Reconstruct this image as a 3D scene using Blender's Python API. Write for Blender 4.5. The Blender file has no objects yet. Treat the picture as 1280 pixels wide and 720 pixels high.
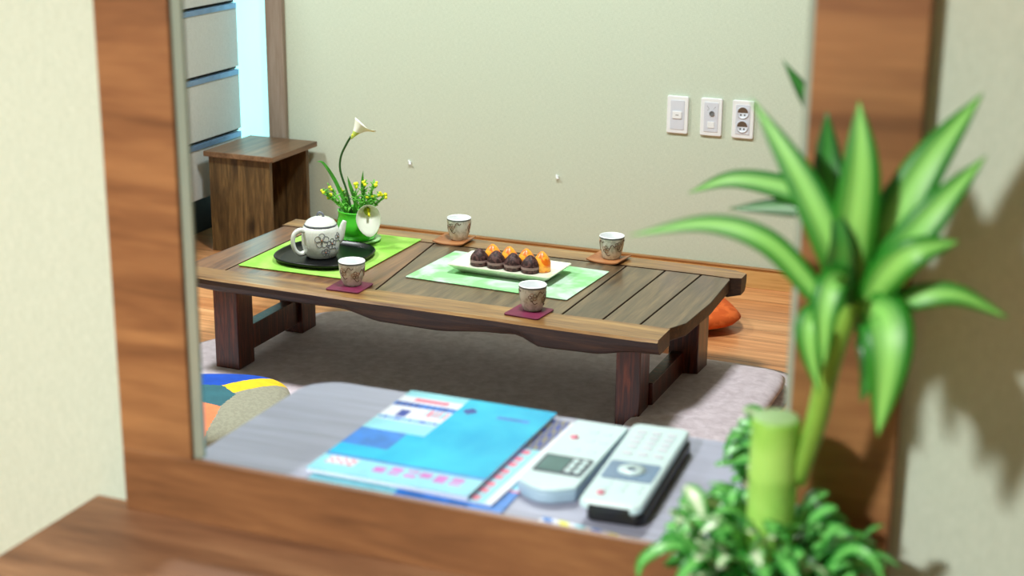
import bpy, bmesh, math, random
from mathutils import Vector, Matrix
from math import sin, cos, pi
random.seed(7)
sc = bpy.context.scene
COL = sc.collection

# ------------------------------------------------------------------ materials
def lin(c):
    return tuple(((v/255)/12.92 if v/255 <= .04045 else ((v/255+.055)/1.055)**2.4) for v in c) + (1,)
def base_mat(name, rough=.5, metal=0, spec=.5, coat=0):
    m = bpy.data.materials.new(name); m.use_nodes = True
    b = m.node_tree.nodes['Principled BSDF']
    b.inputs['Roughness'].default_value = rough; b.inputs['Metallic'].default_value = metal
    b.inputs['Specular IOR Level'].default_value = spec
    b.inputs['Coat Weight'].default_value = coat; b.inputs['Coat Roughness'].default_value = .15
    return m, m.node_tree, b
def ramp(nt, stops):
    r = nt.nodes.new('ShaderNodeValToRGB'); e = r.color_ramp.elements
    while len(e) < len(stops): e.new(.5)
    for k, (p, c) in enumerate(stops): e[k].position = p; e[k].color = lin(c)
    return r
def coords(nt, scale=(1, 1, 1), kind='Object', rot=(0, 0, 0)):
    t = nt.nodes.new('ShaderNodeTexCoord'); mp = nt.nodes.new('ShaderNodeMapping')
    mp.inputs['Scale'].default_value = scale; mp.inputs['Rotation'].default_value = rot
    nt.links.new(t.outputs[kind], mp.inputs['Vector']); return mp.outputs['Vector']
def noise(nt, vec, scale, detail=4, rough=.55, dist=0):
    n = nt.nodes.new('ShaderNodeTexNoise'); n.inputs['Scale'].default_value = scale
    n.inputs['Detail'].default_value = detail; n.inputs['Roughness'].default_value = rough
    n.inputs['Distortion'].default_value = dist
    nt.links.new(vec, n.inputs['Vector']); return n.outputs['Fac']
def bump(nt, b, h, strength=.3, dist=.002):
    n = nt.nodes.new('ShaderNodeBump'); n.inputs['Strength'].default_value = strength
    n.inputs['Distance'].default_value = dist
    nt.links.new(h, n.inputs['Height']); nt.links.new(n.outputs['Normal'], b.inputs['Normal'])
def plain(name, c, rough=.5, metal=0, spec=.5, coat=0, var=.06, vs=30, bs=0):
    m, nt, b = base_mat(name, rough, metal, spec, coat)
    d = tuple(max(0, v*(1-var)) for v in c); l = tuple(min(255, v*(1+var)) for v in c)
    f = noise(nt, coords(nt), vs); r = ramp(nt, [(.3, d), (.7, l)])
    nt.links.new(f, r.inputs['Fac']); nt.links.new(r.outputs['Color'], b.inputs['Base Color'])
    if bs: bump(nt, b, f, bs)
    return m
def wood(name, dark, mid, light, axis='x', rough=.35, coat=.0, scale=1., stretch=14, spec=.5, knots=False):
    m, nt, b = base_mat(name, rough, 0, spec, coat)
    s = {'x': (1, stretch, stretch), 'y': (stretch, 1, stretch), 'z': (stretch, stretch, 1)}[axis]
    v = coords(nt, s)
    f = noise(nt, v, 2.2*scale, 6, .6, .6)
    f2 = noise(nt, v, 9*scale, 3, .6, .2)
    mx = nt.nodes.new('ShaderNodeMath'); mx.operation = 'MULTIPLY_ADD'; mx.inputs[1].default_value = .35
    nt.links.new(f2, mx.inputs[0]); nt.links.new(f, mx.inputs[2])
    r = ramp(nt, [(.45, dark), (.66, mid), (.88, light)])
    nt.links.new(mx.outputs[0], r.inputs['Fac'])
    out = r.outputs['Color']
    if knots:
        vo = nt.nodes.new('ShaderNodeTexVoronoi'); vo.inputs['Scale'].default_value = 7
        s2 = {'x': (.5, 1, 1), 'y': (1, .5, 1), 'z': (1, 1, .5)}[axis]
        nt.links.new(coords(nt, s2), vo.inputs['Vector'])
        kr = ramp(nt, [(.04, (60, 40, 30)), (.16, (255, 255, 255))])
        nt.links.new(vo.outputs['Distance'], kr.inputs['Fac'])
        mm = nt.nodes.new('ShaderNodeMix'); mm.data_type = 'RGBA'; mm.blend_type = 'MULTIPLY'; mm.inputs[0].default_value = .8
        nt.links.new(out, mm.inputs[6]); nt.links.new(kr.outputs['Color'], mm.inputs[7]); out = mm.outputs[2]
    nt.links.new(out, b.inputs['Base Color'])
    bump(nt, b, f2, .12, .001)
    return m
def wallpaper(name, a, c):
    m, nt, b = base_mat(name, .85, 0, .2)
    f1 = noise(nt, coords(nt, (1, 1, 9)), 90, 2, .6); f2 = noise(nt, coords(nt, (9, 9, 1)), 90, 2, .6)
    ad = nt.nodes.new('ShaderNodeMath'); ad.operation = 'ADD'
    nt.links.new(f1, ad.inputs[0]); nt.links.new(f2, ad.inputs[1])
    hf = nt.nodes.new('ShaderNodeMath'); hf.operation = 'MULTIPLY'; hf.inputs[1].default_value = .5
    nt.links.new(ad.outputs[0], hf.inputs[0])
    r = ramp(nt, [(.38, a), (.62, c)]); nt.links.new(hf.outputs[0], r.inputs['Fac'])
    nt.links.new(r.outputs['Color'], b.inputs['Base Color']); bump(nt, b, hf.outputs[0], .25, .001)
    return m
def two_tone(name, c1, c2, scale, lo=.45, hi=.55, rough=.8, detail=3, bs=.2, spec=.3):
    m, nt, b = base_mat(name, rough, 0, spec)
    f = noise(nt, coords(nt), scale, detail, .55, .4); r = ramp(nt, [(lo, c1), (hi, c2)])
    nt.links.new(f, r.inputs['Fac']); nt.links.new(r.outputs['Color'], b.inputs['Base Color'])
    if bs:
        g = noise(nt, coords(nt), 260, 2); bump(nt, b, g, bs, .0006)
    return m
def emit(name, c, s):
    m, nt, b = base_mat(name, .4)
    b.inputs['Base Color'].default_value = lin(c); b.inputs['Emission Color'].default_value = lin(c)
    b.inputs['Emission Strength'].default_value = s
    f = noise(nt, coords(nt, (1, 1, .2)), 6); r = ramp(nt, [(.3, c), (.7, tuple(min(255, v+8) for v in c))])
    nt.links.new(f, r.inputs['Fac']); nt.links.new(r.outputs['Color'], b.inputs['Emission Color'])
    return m
def leaf_mat(name, edge, mid, rough=.35):
    # variegated leaf: pale band along the middle (UV x runs across the blade)
    m, nt, b = base_mat(name, rough, 0, .5)
    t = nt.nodes.new('ShaderNodeTexCoord'); s = nt.nodes.new('ShaderNodeSeparateXYZ')
    nt.links.new(t.outputs['UV'], s.inputs[0])
    a = nt.nodes.new('ShaderNodeMath'); a.operation = 'SUBTRACT'; a.inputs[1].default_value = .5
    nt.links.new(s.outputs['X'], a.inputs[0])
    ab = nt.nodes.new('ShaderNodeMath'); ab.operation = 'ABSOLUTE'; nt.links.new(a.outputs[0], ab.inputs[0])
    n = noise(nt, coords(nt, (9, .35, 1), 'UV'), 1.6, 3)
    md = nt.nodes.new('ShaderNodeMath'); md.operation = 'MULTIPLY_ADD'; md.inputs[1].default_value = .42
    nt.links.new(n, md.inputs[0]); nt.links.new(ab.outputs[0], md.inputs[2])
    r = ramp(nt, [(.26, mid), (.56, edge)]); nt.links.new(md.outputs[0], r.inputs['Fac'])
    nt.links.new(r.outputs['Color'], b.inputs['Base Color'])
    b.inputs['Transmission Weight'].default_value = 0
    b.inputs['Subsurface Weight'].default_value = .0
    return m

M = {}
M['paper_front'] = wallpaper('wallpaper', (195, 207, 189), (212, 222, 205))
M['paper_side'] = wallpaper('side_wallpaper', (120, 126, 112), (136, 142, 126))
M['ceiling'] = plain('ceiling_paint', (170, 168, 160), .9, var=.02)
M['floor'] = None
M['frame'] = wood('mirror_frame_wood', (102, 65, 38), (140, 94, 58), (174, 124, 78), 'x', .45, scale=.8, stretch=8)
M['desk_wood'] = wood('desk_wood', (98, 62, 40), (140, 98, 68), (172, 128, 92), 'x', .55, scale=.9, stretch=7, knots=False)
M['desk_sheen'] = wood('desk_painted_sheen', (148, 149, 170), (164, 167, 190), (180, 184, 208), 'x', .5, stretch=10)  # mirror image of the brown desk, window sheen put into the colour
M['plank'] = wood('table_plank_wood', (62, 47, 33), (92, 72, 52), (122, 98, 70), 'y', .28, coat=.35, scale=1.6)
M['plank_red'] = wood('table_reddish_plank_wood', (72, 42, 26), (110, 70, 44), (142, 98, 64), 'y', .28, coat=.35, scale=1.4)
M['rail'] = wood('table_rail_wood', (96, 62, 34), (140, 100, 56), (176, 136, 82), 'x', .3, coat=.35, scale=1.3)
M['leg'] = wood('table_leg_wood', (22, 8, 4), (66, 22, 9), (124, 54, 26), 'z', .35, coat=.2, scale=3)
M['bark_shade'] = wood('live_edge_bark_shaded', (24, 13, 7), (50, 28, 13), (84, 54, 28), 'x', .5, scale=2)  # dark bark, with the shade of the table's side faces mixed in
M['stool'] = wood('stool_wood', (50, 36, 20), (86, 65, 38), (122, 95, 58), 'z', .5, scale=2.2, stretch=10, knots=True)
M['stool_top'] = wood('stool_top_wood', (84, 60, 40), (112, 82, 58), (138, 106, 78), 'y', .4, scale=1.5)
M['base'] = wood('baseboard_wood', (180, 130, 72), (214, 166, 102), (232, 190, 128), 'x', .4)
M['base_top'] = wood('baseboard_cap_wood', (128, 84, 40), (158, 108, 58), (180, 130, 76), 'x', .4)
M['jamb'] = wood('door_trim_wood', (132, 112, 98), (154, 136, 122), (170, 154, 142), 'z', .5)
M['white_lam'] = wallpaper('cabinet_laminate', (196, 200, 198), (212, 216, 214))
M['handle_blue'] = plain('brushed_handle', (128, 158, 196), .3, .4)
M['dark'] = plain('dark_gap', (40, 36, 34), .8)
M['white_plastic'] = plain('white_plastic', (240, 242, 246), .3, var=.01)
M['ivory_plastic'] = plain('ivory_plastic', (216, 220, 232), .35, var=.01)
M['grey_line'] = plain('grey_plastic', (120, 122, 126), .4)
M['socket'] = plain('socket_well', (96, 78, 64), .6)  # shade inside the socket wells, put into the colour
M['porcelain'] = plain('teapot_glaze', (226, 228, 222), .12, coat=.6, var=.03, vs=50)
M['cup'] = two_tone('cup_glaze', (186, 186, 172), (214, 214, 204), 60, rough=.25, bs=0, spec=.5)
M['cup_in'] = plain('cup_inner_glaze', (236, 238, 240), .15, var=.01)
M['cup_rim'] = plain('cup_rim_glaze', (98, 100, 98), .3)
M['motif'] = plain('brown_painted_line', (84, 54, 40), .4)
M['motif_grey'] = plain('grey_painted_line', (104, 108, 120), .4)
M['motif_red'] = plain('rust_painted_spot', (176, 118, 88), .4)
M['lacquer'] = plain('black_lacquer', (12, 11, 15), .3, spec=.3, var=.1)
M['purple'] = plain('plum_leather', (108, 28, 62), .5, var=.1)
M['tan'] = wood('coaster_wood', (132, 78, 44), (164, 104, 64), (190, 132, 86), 'x', .4)
M['mat_lime'] = two_tone('lime_placemat', (134, 190, 72), (164, 208, 100), 12, .4, .65, bs=.15)
M['mat_pale'] = two_tone('watercolour_placemat', (140, 198, 136), (190, 214, 196), 11, .42, .6, bs=.15)
M['dish'] = plain('cream_dish', (238, 238, 218), .2, coat=.4, var=.02)
M['choc'] = two_tone('chocolate_cake', (44, 24, 24), (86, 56, 54), 120, rough=.55, bs=.5, spec=.3)
M['orange_cake'] = two_tone('orange_cake', (232, 108, 16), (255, 176, 50), 60, rough=.35, bs=.2, spec=.6)
M['film'] = plain('clear_wrap_band', (128, 104, 100), .2)
M['pot_green'] = plain('green_glaze', (76, 206, 46), .18, coat=.5, var=.06, vs=12)
M['saucer'] = plain('pale_green_glaze', (176, 226, 158), .2)
M['soil'] = plain('dark_soil', (26, 40, 18), .9, var=.4, vs=200, bs=.5)
M['stem'] = plain('dark_green_stem', (36, 84, 30), .5)
M['grass_leaf'] = plain('grass_green_leaf', (58, 138, 34), .45, var=.2)
M['sprig'] = plain('fresh_green_sprig', (110, 190, 70), .5, var=.15)
M['petal'] = plain('white_petal', (248, 250, 236), .5, var=.01)
M['petal_base'] = plain('yellow_green_petal', (196, 214, 96), .5, var=.1)
M['yellow'] = plain('yellow_bud', (232, 230, 30), .5, var=.1)
M['rug'] = two_tone('lilac_fleece', (196, 180, 188), (220, 206, 214), 40, .3, .7, rough=.95, bs=.5)
M['orange_cloth'] = two_tone('orange_cloth', (206, 88, 30), (226, 108, 46), 30, bs=.4)
M['p_blue'] = plain('blue_patch', (10, 72, 182), .9, bs=.2)
M['p_yellow'] = plain('yellow_patch', (244, 196, 30), .9, bs=.2)
M['p_teal'] = plain('teal_patch', (48, 100, 112), .9, bs=.2)
M['p_orange'] = plain('coral_patch', (240, 132, 88), .9, bs=.2)
M['p_beige'] = two_tone('linen_patch', (148, 144, 128), (158, 154, 136), 120, bs=.2)
M['cyan'] = two_tone('cyan_print', (20, 178, 232), (60, 214, 246), 9, .3, .7, rough=.25, bs=0)
M['cyan_d'] = plain('blue_print', (42, 128, 220), .3, var=.12, vs=40)
M['cyan_l'] = plain('pale_cyan_print', (150, 226, 246), .3, var=.05)
M['navy'] = plain('navy_print', (30, 60, 160), .3)
M['pink'] = plain('pink_print', (214, 120, 214), .3)
M['pinkred'] = plain('red_print', (240, 120, 150), .3)
M['paper_w'] = plain('white_paper', (232, 236, 250), .5, var=.02)
M['remote_w'] = plain('white_remote_plastic', (220, 246, 250), .25, var=.01)
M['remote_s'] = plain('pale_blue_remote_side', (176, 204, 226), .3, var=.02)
M['remote_k'] = plain('black_plastic_and_shadow', (14, 12, 14), .3)  # also used as the shadow under the television remote
M['remote_b'] = plain('slate_button_panel', (84, 122, 158), .4, var=.1)
M['lcd'] = plain('lcd_grey_green', (106, 140, 140), .15)
M['lcd_f'] = plain('lcd_dark_frame', (30, 46, 66), .3)
M['bevel_reflection'] = plain('bevel_edge_reflection', (176, 190, 176), .2, .3, var=.01)  # pale wall's reflection put into the bevel colour
M['leaf_a'] = leaf_mat('striped_green_leaf', (36, 128, 30), (150, 224, 112), .45)
M['leaf_b'] = leaf_mat('dark_green_leaf', (26, 88, 30), (56, 140, 52))
M['cane'] = two_tone('lime_cane', (146, 204, 84), (170, 222, 108), 10, rough=.45, bs=.1)
M['cane_cut'] = plain('pale_cut_cane', (166, 206, 140), .6)
M['shoot'] = plain('light_green_shoot', (128, 176, 66), .45)
M['bush'] = leaf_mat('small_leaf_green', (44, 140, 48), (128, 212, 110))
M['bush_w'] = leaf_mat('cream_variegated_leaf', (96, 176, 84), (232, 244, 214))
M['pot_dark'] = plain('dark_brown_pot', (52, 30, 24), .3, coat=.3)
M['pot_rim'] = plain('pale_pot_rim', (176, 168, 140), .4)
M['glow'] = emit('frosted_daylight_pane', (184, 250, 254), .95)
M['lampglow'] = emit('lamp_glass', (255, 248, 232), 1.0)

def floor_mat():
    m, nt, b = base_mat('floor_laminate', .32, 0, .5, .15)
    br = nt.nodes.new('ShaderNodeTexBrick'); br.inputs['Scale'].default_value = 1
    br.inputs['Brick Width'].default_value = 1.2; br.inputs['Row Height'].default_value = .095
    br.inputs['Mortar Size'].default_value = .0012; br.offset = .37
    br.inputs['Color1'].default_value = lin((222, 150, 96)); br.inputs['Color2'].default_value = lin((238, 176, 122))
    br.inputs['Mortar'].default_value = lin((130, 80, 44))
    nt.links.new(coords(nt), br.inputs['Vector'])
    f = noise(nt, coords(nt, (1, 16, 1)), 3, 6, .6, .5); r = ramp(nt, [(.35, (205, 190, 175)), (.65, (255, 255, 255))])
    nt.links.new(f, r.inputs['Fac'])
    mm = nt.nodes.new('ShaderNodeMix'); mm.data_type = 'RGBA'; mm.blend_type = 'MULTIPLY'; mm.inputs[0].default_value = 1
    nt.links.new(br.outputs['Color'], mm.inputs[6]); nt.links.new(r.outputs['Color'], mm.inputs[7])
    nt.links.new(mm.outputs[2], b.inputs['Base Color'])
    return m
M['floor'] = floor_mat()

# ------------------------------------------------------------------ helpers
def thing(name, label, cat, loc=(0, 0, 0), rz=0, group=None):
    o = bpy.data.objects.new(name, None); COL.objects.link(o)
    o.location = loc; o.rotation_euler = (0, 0, rz); o.empty_display_size = .05
    o['label'] = label; o['category'] = cat
    if group: o['group'] = group
    return o
def obj(name, bm, mats, parent=None, loc=(0, 0, 0), smooth=False, rot=None, bev=0):
    me = bpy.data.meshes.new(name); bmesh.ops.recalc_face_normals(bm, faces=bm.faces[:])
    bm.to_mesh(me); bm.free()
    for mt in (mats if isinstance(mats, (list, tuple)) else [mats]): me.materials.append(M[mt])
    o = bpy.data.objects.new(name, me); COL.objects.link(o); o.location = loc
    if rot: o.rotation_euler = rot
    if parent: o.parent = parent
    if smooth:
        for p in me.polygons: p.use_smooth = True
    if bev:
        md = o.modifiers.new('Bevel', 'BEVEL'); md.width = bev; md.segments = 3; md.limit_method = 'ANGLE'
        md.angle_limit = math.radians(40)
        for p in me.polygons: p.use_smooth = True
        we = o.modifiers.new('WN', 'WEIGHTED_NORMAL'); we.keep_sharp = True
    return o
def tag(o, label, cat, group=None):
    o['label'] = label; o['category'] = cat
    if group: o['group'] = group
    return o
def box(bm, x0, x1, y0, y1, z0, z1, mi=0):
    v = [bm.verts.new(p) for p in [(x0, y0, z0), (x1, y0, z0), (x1, y1, z0), (x0, y1, z0), (x0, y0, z1), (x1, y0, z1), (x1, y1, z1), (x0, y1, z1)]]
    for f in [(3, 2, 1, 0), (4, 5, 6, 7), (0, 1, 5, 4), (1, 2, 6, 5), (2, 3, 7, 6), (3, 0, 4, 7)]:
        bm.faces.new([v[i] for i in f]).material_index = mi
    return v
def bx(*a):
    bm = bmesh.new(); box(bm, *a); return bm
def prism(bm, pts, z0, z1, mi=0):
    lo = [bm.verts.new((x, y, z0)) for x, y in pts]; hi = [bm.verts.new((x, y, z1)) for x, y in pts]
    bm.faces.new(lo[::-1]).material_index = mi; bm.faces.new(hi).material_index = mi
    n = len(pts)
    for i in range(n): bm.faces.new([lo[i], lo[(i+1) % n], hi[(i+1) % n], hi[i]]).material_index = mi
def pr(pts, z0, z1):
    bm = bmesh.new(); prism(bm, pts, z0, z1); return bm
def lathe(bm, prof, seg=40, c=(0, 0), mi=None, sx=1, sy=1):
    rings = []
    for r, z in prof:
        if r < 1e-6: rings.append([bm.verts.new((c[0], c[1], z))])
        else: rings.append([bm.verts.new((c[0]+r*sx*cos(2*pi*k/seg), c[1]+r*sy*sin(2*pi*k/seg), z)) for k in range(seg)])
    for i in range(len(rings)-1):
        a, b = rings[i], rings[i+1]; m_ = mi[i] if mi else 0
        for k in range(seg):
            k2 = (k+1) % seg
            if len(a) == 1 and len(b) == 1: continue
            if len(a) == 1: f = bm.faces.new([a[0], b[k], b[k2]])
            elif len(b) == 1: f = bm.faces.new([a[k], b[0], a[k2]])
            else: f = bm.faces.new([a[k], b[k], b[k2], a[k2]])
            f.material_index = m_
def catmull(P, n=6):
    P = [Vector(p) for p in P]; out = []
    for i in range(len(P)-1):
        p0 = P[i-1] if i else P[0]*2-P[1]; p1, p2 = P[i], P[i+1]; p3 = P[i+2] if i+2 < len(P) else P[-1]*2-P[-2]
        for k in range(n):
            t = k/n
            out.append(.5*((2*p1)+(p2-p0)*t+(2*p0-5*p1+4*p2-p3)*t*t+(3*p1-p0-3*p2+p3)*t**3))
    out.append(P[-1]); return out
def tube(bm, pts, rad, seg=8, mi=0, sub=6, cap=True, flat=1):
    pts = catmull(pts, sub) if sub else [Vector(p) for p in pts]
    n = len(pts); rings = []; up = Vector((0, 0, 1)); prev = None
    for i, p in enumerate(pts):
        t = (pts[min(i+1, n-1)]-pts[max(i-1, 0)]).normalized()
        if prev is None:
            a = t.cross(up)
            if a.length < .1: a = t.cross(Vector((1, 0, 0)))
        else: a = prev - t*prev.dot(t)
        a.normalize(); prev = a; b = t.cross(a)
        f = i/(n-1)
        r = rad(f) if callable(rad) else rad
        rings.append([bm.verts.new(p+a*r*cos(2*pi*k/seg)+b*r*flat*sin(2*pi*k/seg)) for k in range(seg)])
    for i in range(n-1):
        for k in range(seg):
            bm.faces.new([rings[i][k], rings[i][(k+1) % seg], rings[i+1][(k+1) % seg], rings[i+1][k]]).material_index = mi
    if cap:
        bm.faces.new(rings[0][::-1]).material_index = mi; bm.faces.new(rings[-1]).material_index = mi
def rrect(cx, cy, w, d, r, n=6, rot=0):
    out = []
    for sx, sy, a0 in ((1, 1, 0), (-1, 1, pi/2), (-1, -1, pi), (1, -1, 3*pi/2)):
        for k in range(n+1):
            a = a0+pi/2*k/n; x = sx*(w/2-r)+r*cos(a); y = sy*(d/2-r)+r*sin(a)
            out.append((cx+x*cos(rot)-y*sin(rot), cy+x*sin(rot)+y*cos(rot)))
    return out
def leaf(bm, ctrl, width, mi=0, fold=.25, seed=0, tipw=0., sub=7, wf=None, upv=None):
    """A blade with a folded midrib and real thickness (two skins)."""
    uv = bm.loops.layers.uv.verify()
    P = catmull(ctrl, sub); n = len(P); cols = [-1, -.5, 0, .5, 1]; top = []; bot = []
    view = Vector(upv) if upv else Vector((0, -1, .35))
    for i, p in enumerate(P):
        t = (P[min(i+1, n-1)]-P[max(i-1, 0)]).normalized(); s = t.cross(view)
        if s.length < .2: s = t.cross(Vector((1, 0, 0)))
        s.normalize(); nn = s.cross(t).normalized(); f = i/(n-1)
        w = wf(f) if wf else (.35+.65*sin(pi/2*min(1, f/.42)))*(1-max(0, (f-.42)/.58)**2.1)
        w = max(w, .02)*width/2
        top.append([bm.verts.new(p+s*c*w+nn*(abs(c)*w*fold)) for c in cols])
        bot.append([bm.verts.new(p+s*c*w+nn*(abs(c)*w*fold-.0007-.0006*(1-abs(c)))) for c in cols])
    def quad(vs, us, flip=False):
        if flip: vs = vs[::-1]; us = us[::-1]
        fc = bm.faces.new(vs); fc.material_index = mi; fc.smooth = True
        for lp, u in zip(fc.loops, us): lp[uv].uv = u
    for i in range(n-1):
        f0, f1 = i/(n-1), (i+1)/(n-1)
        for j in range(4):
            u0, u1 = (cols[j]+1)/2, (cols[j+1]+1)/2; U = [(u0, f0), (u1, f0), (u1, f1), (u0, f1)]
            quad([top[i][j], top[i][j+1], top[i+1][j+1], top[i+1][j]], U)
            quad([bot[i][j], bot[i][j+1], bot[i+1][j+1], bot[i+1][j]], U, True)
        for j, u in ((0, 0), (4, 1)):
            quad([top[i][j], top[i+1][j], bot[i+1][j], bot[i][j]], [(u, f0), (u, f1), (u, f1), (u, f0)], j == 4)
    for i in (0, n-1):
        for j in range(4): quad([top[i][j], top[i][j+1], bot[i][j+1], bot[i][j]], [(.5, 0)]*4, i > 0)
def struct(name, bm, mats, bev=0, **k):
    o = obj(name, bm, mats, bev=bev, **k); o['kind'] = 'structure'; return o
def copy_tree(root, loc, label, rz=None, group=None):
    c = root.copy(); COL.objects.link(c); c.location = loc
    if rz is not None: c.rotation_euler = (0, 0, rz)
    c['label'] = label
    if group: c['group'] = group
    for ch in list(root.children):
        d = ch.copy(); COL.objects.link(d); d.parent = c
        for g in list(ch.children):
            e = g.copy(); COL.objects.link(e); e.parent = d
    return c

# ------------------------------------------------------------------ room
XL, XR, YR, YB, ZC = -3.6, 1.4, -1.7, 4.8, 2.35
YM0, YM1 = 1.455, 1.475         # the mirror's wall, opened onto a built copy of the reflected room
struct('floor', bx(XL, XR, YR, YB+.1, -.1, 0), 'floor')
struct('ceiling', bx(XL, XR, YR, YB+.1, ZC, ZC+.08), 'ceiling')
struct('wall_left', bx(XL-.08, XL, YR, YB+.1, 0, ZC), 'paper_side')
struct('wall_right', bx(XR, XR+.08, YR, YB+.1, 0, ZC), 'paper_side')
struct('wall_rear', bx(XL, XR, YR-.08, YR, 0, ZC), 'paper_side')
struct('wall_back', bx(-2.83, XR, YB, YB+.08, 0, ZC), 'paper_front')
bm = bmesh.new(); box(bm, XL, -3.5, YB, YB+.08, 0, ZC); box(bm, -3.5, -2.83, YB, YB+.08, 2.05, ZC)
struct('wall_back_left', bm, 'paper_front')
OX0, OX1, OZ0, OZ1 = -.999, -.282, .70, 1.58
bm = bmesh.new()
box(bm, XL, OX0, YM0, YM1, 0, ZC); box(bm, OX1, XR, YM0, YM1, 0, ZC)
box(bm, OX0, OX1, YM0, YM1, 0, OZ0); box(bm, OX0, OX1, YM0, YM1, OZ1, ZC)
struct('wall_front', bm, 'paper_front')
bb = struct('baseboard_back', bx(-2.83, XR, YB-.014, YB, 0, .062), 'base', bev=.002)
obj('cap', bx(-2.83, XR, YB-.018, YB, .062, .068), 'base_top', bb, bev=.002)
# glazed door beside the cabinet
d = struct('door_1', bx(-3.47, -2.885, YB+.03, YB+.05, .06, 2.03), 'glow')
bm = bmesh.new(); box(bm, -3.5, -3.45, YB, YB+.06, 0, 2.05); box(bm, -3.45, -2.885, YB, YB+.06, 0, .08); box(bm, -3.45, -2.885, YB, YB+.06, 1.99, 2.05)
obj('door_frame', bm, 'jamb', d)
struct('trim_1', bx(-2.89, -2.822, YB-.02, YB+.06, 0, 2.05), 'jamb', bev=.003)

# ------------------------------------------------------------------ framed mirror surround standing on the desk
FY0, FY1 = 1.434, 1.455
mf = thing('mirror', 'large upright mirror in a flat brown wooden frame, standing on the desk against the wall', 'mirror', (-.6325, 1.445, .65))
def loc(o, x, y, z): return (x-o.location.x, y-o.location.y, z-o.location.z)
def wbx(o, x0, x1, y0, y1, z0, z1):
    L = o.location; return bx(x0-L.x, x1-L.x, y0-L.y, y1-L.y, z0-L.z, z1-L.z)
obj('frame_stile', wbx(mf, -1.083, -.987, FY0, FY1, .728, 1.56), 'frame', mf, bev=.0015)
obj('frame_stile', wbx(mf, -.294, -.192, FY0, FY1, .728, 1.56), 'frame', mf, bev=.0015)
obj('frame_rail', wbx(mf, -1.083, -.192, FY0, 1.443, .65, .728), 'frame', mf, bev=.0015)
obj('frame_rail', wbx(mf, -1.083, -.192, FY0, FY1, 1.56, 1.65), 'frame', mf, bev=.0015)
# bevelled glass edge: a slanted ring set in the frame
bm = bmesh.new(); L = mf.location
def ring(x0, x1, z0, z1, y): return [bm.verts.new((x-L.x, y-L.y, z-L.z)) for x, z in ((x0, z0), (x1, z0), (x1, z1), (x0, z1))]
r0 = ring(-.987, -.294, .728, 1.56, 1.440); r1 = ring(-.977, -.302, .7285, 1.551, 1.4455)
r2 = ring(-.977, -.302, .7285, 1.551, 1.4505); r3 = ring(-.987, -.294, .728, 1.56, 1.4505)
for a, b in ((r0, r1), (r1, r2), (r2, r3)):
    for k in (1, 2, 3): bm.faces.new([a[k], a[(k+1) % 4], b[(k+1) % 4], b[k]])
gl = obj('glass_bevel', bm, 'bevel_reflection', mf); gl['label'] = 'bevelled glass edge with the wall reflection painted pale'

# ------------------------------------------------------------------ desk and its built mirror image
DX0, DX1 = -1.139, .62
dk = thing('desk', 'brown wood-grain desk top that the mirror and potted plant stand on', 'desk', (-.26, 1.2, 0))
def desk_parts(t, x0, x1, y0, y1, top, body, rnd=0, rside=1, pre=''):
    L = t.location
    pts = [(x0, y0), (x1, y0), (x1, y1), (x0, y1)]
    if rnd:
        pts = [(x0, y0), (x1, y0)]
        for k in range(9):
            a = pi/2*k/8; pts.append((x1-rnd+rnd*cos(a), y1-rnd+rnd*sin(a)))
        for k in range(9):
            a = pi/2+pi/2*k/8; pts.append((x0+rnd+rnd*cos(a), y1-rnd+rnd*sin(a)))
    obj('desk_top', pr([(x-L.x, y-L.y) for x, y in pts], .625-L.z, .65-L.z), top, t, bev=.002)
    a, b = y0+.01, y1-.05
    for q0, q1 in ((x0+.02, x0+.045), (x1-.045, x1-.02)):
        obj('side_panel', wbx(t, q0, q1, a, b, 0, .625), body, t, bev=.002)
    ym = (y0+.01) if rside > 0 else (y1-.03)
    obj('back_panel', wbx(t, x0+.045, x1-.045, ym, ym+.018, .25, .625), body, t)
    ap = (y1-.07) if rside > 0 else (y0+.03)
    dr = obj('drawer', wbx(t, x0+.05, x1-.05, ap, ap+.02, .5, .62), body, t, bev=.002)
    kb = bmesh.new(); lathe(kb, [(0, -.012), (.012, -.01), (.012, .008), (0, .01)], 16)
    yy = ap+(.03 if rside > 0 else -.01)
    obj('knob', kb, 'grey_line', dr, ((x0+x1)/2-L.x, yy-L.y, .56), True, rot=(pi/2, 0, 0))
desk_parts(dk, DX0, DX1, 1.02, 1.4545, 'desk_wood', 'desk_wood', rside=-1)
dg = thing('desk', 'desk top reflection with painted grey sheen and rounded corner, under the magazines and remotes', 'desk', (-.4, 1.7, 0))
desk_parts(dg, -1.1, .62, 1.4755, 1.925, 'desk_sheen', 'desk_wood', rnd=.055, rside=1)

# ------------------------------------------------------------------ low tea table
TZ = .28
tb = thing('tea_table', 'low dark wooden plank table with live-edge rails and square legs, standing on the lilac rug', 'table', (-1.65, 3.68, 0))
T = tb.location
def section_rail(sections, flip=1):
    """sections: x, y_outer_top, y_outer_bottom, y_inner, z_bottom"""
    bm = bmesh.new(); prev = None
    for (x, yo, yb, yi, zb) in sections:
        zt = TZ
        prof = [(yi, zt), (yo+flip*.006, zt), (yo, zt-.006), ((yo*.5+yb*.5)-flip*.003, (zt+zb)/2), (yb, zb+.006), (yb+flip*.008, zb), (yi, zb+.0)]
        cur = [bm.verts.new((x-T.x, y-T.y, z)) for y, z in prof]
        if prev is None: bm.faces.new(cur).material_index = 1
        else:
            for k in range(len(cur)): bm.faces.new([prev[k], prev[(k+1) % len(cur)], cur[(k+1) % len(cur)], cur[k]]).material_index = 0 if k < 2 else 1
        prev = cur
    bm.faces.new(prev[::-1]).material_index = 1; return bm
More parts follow.
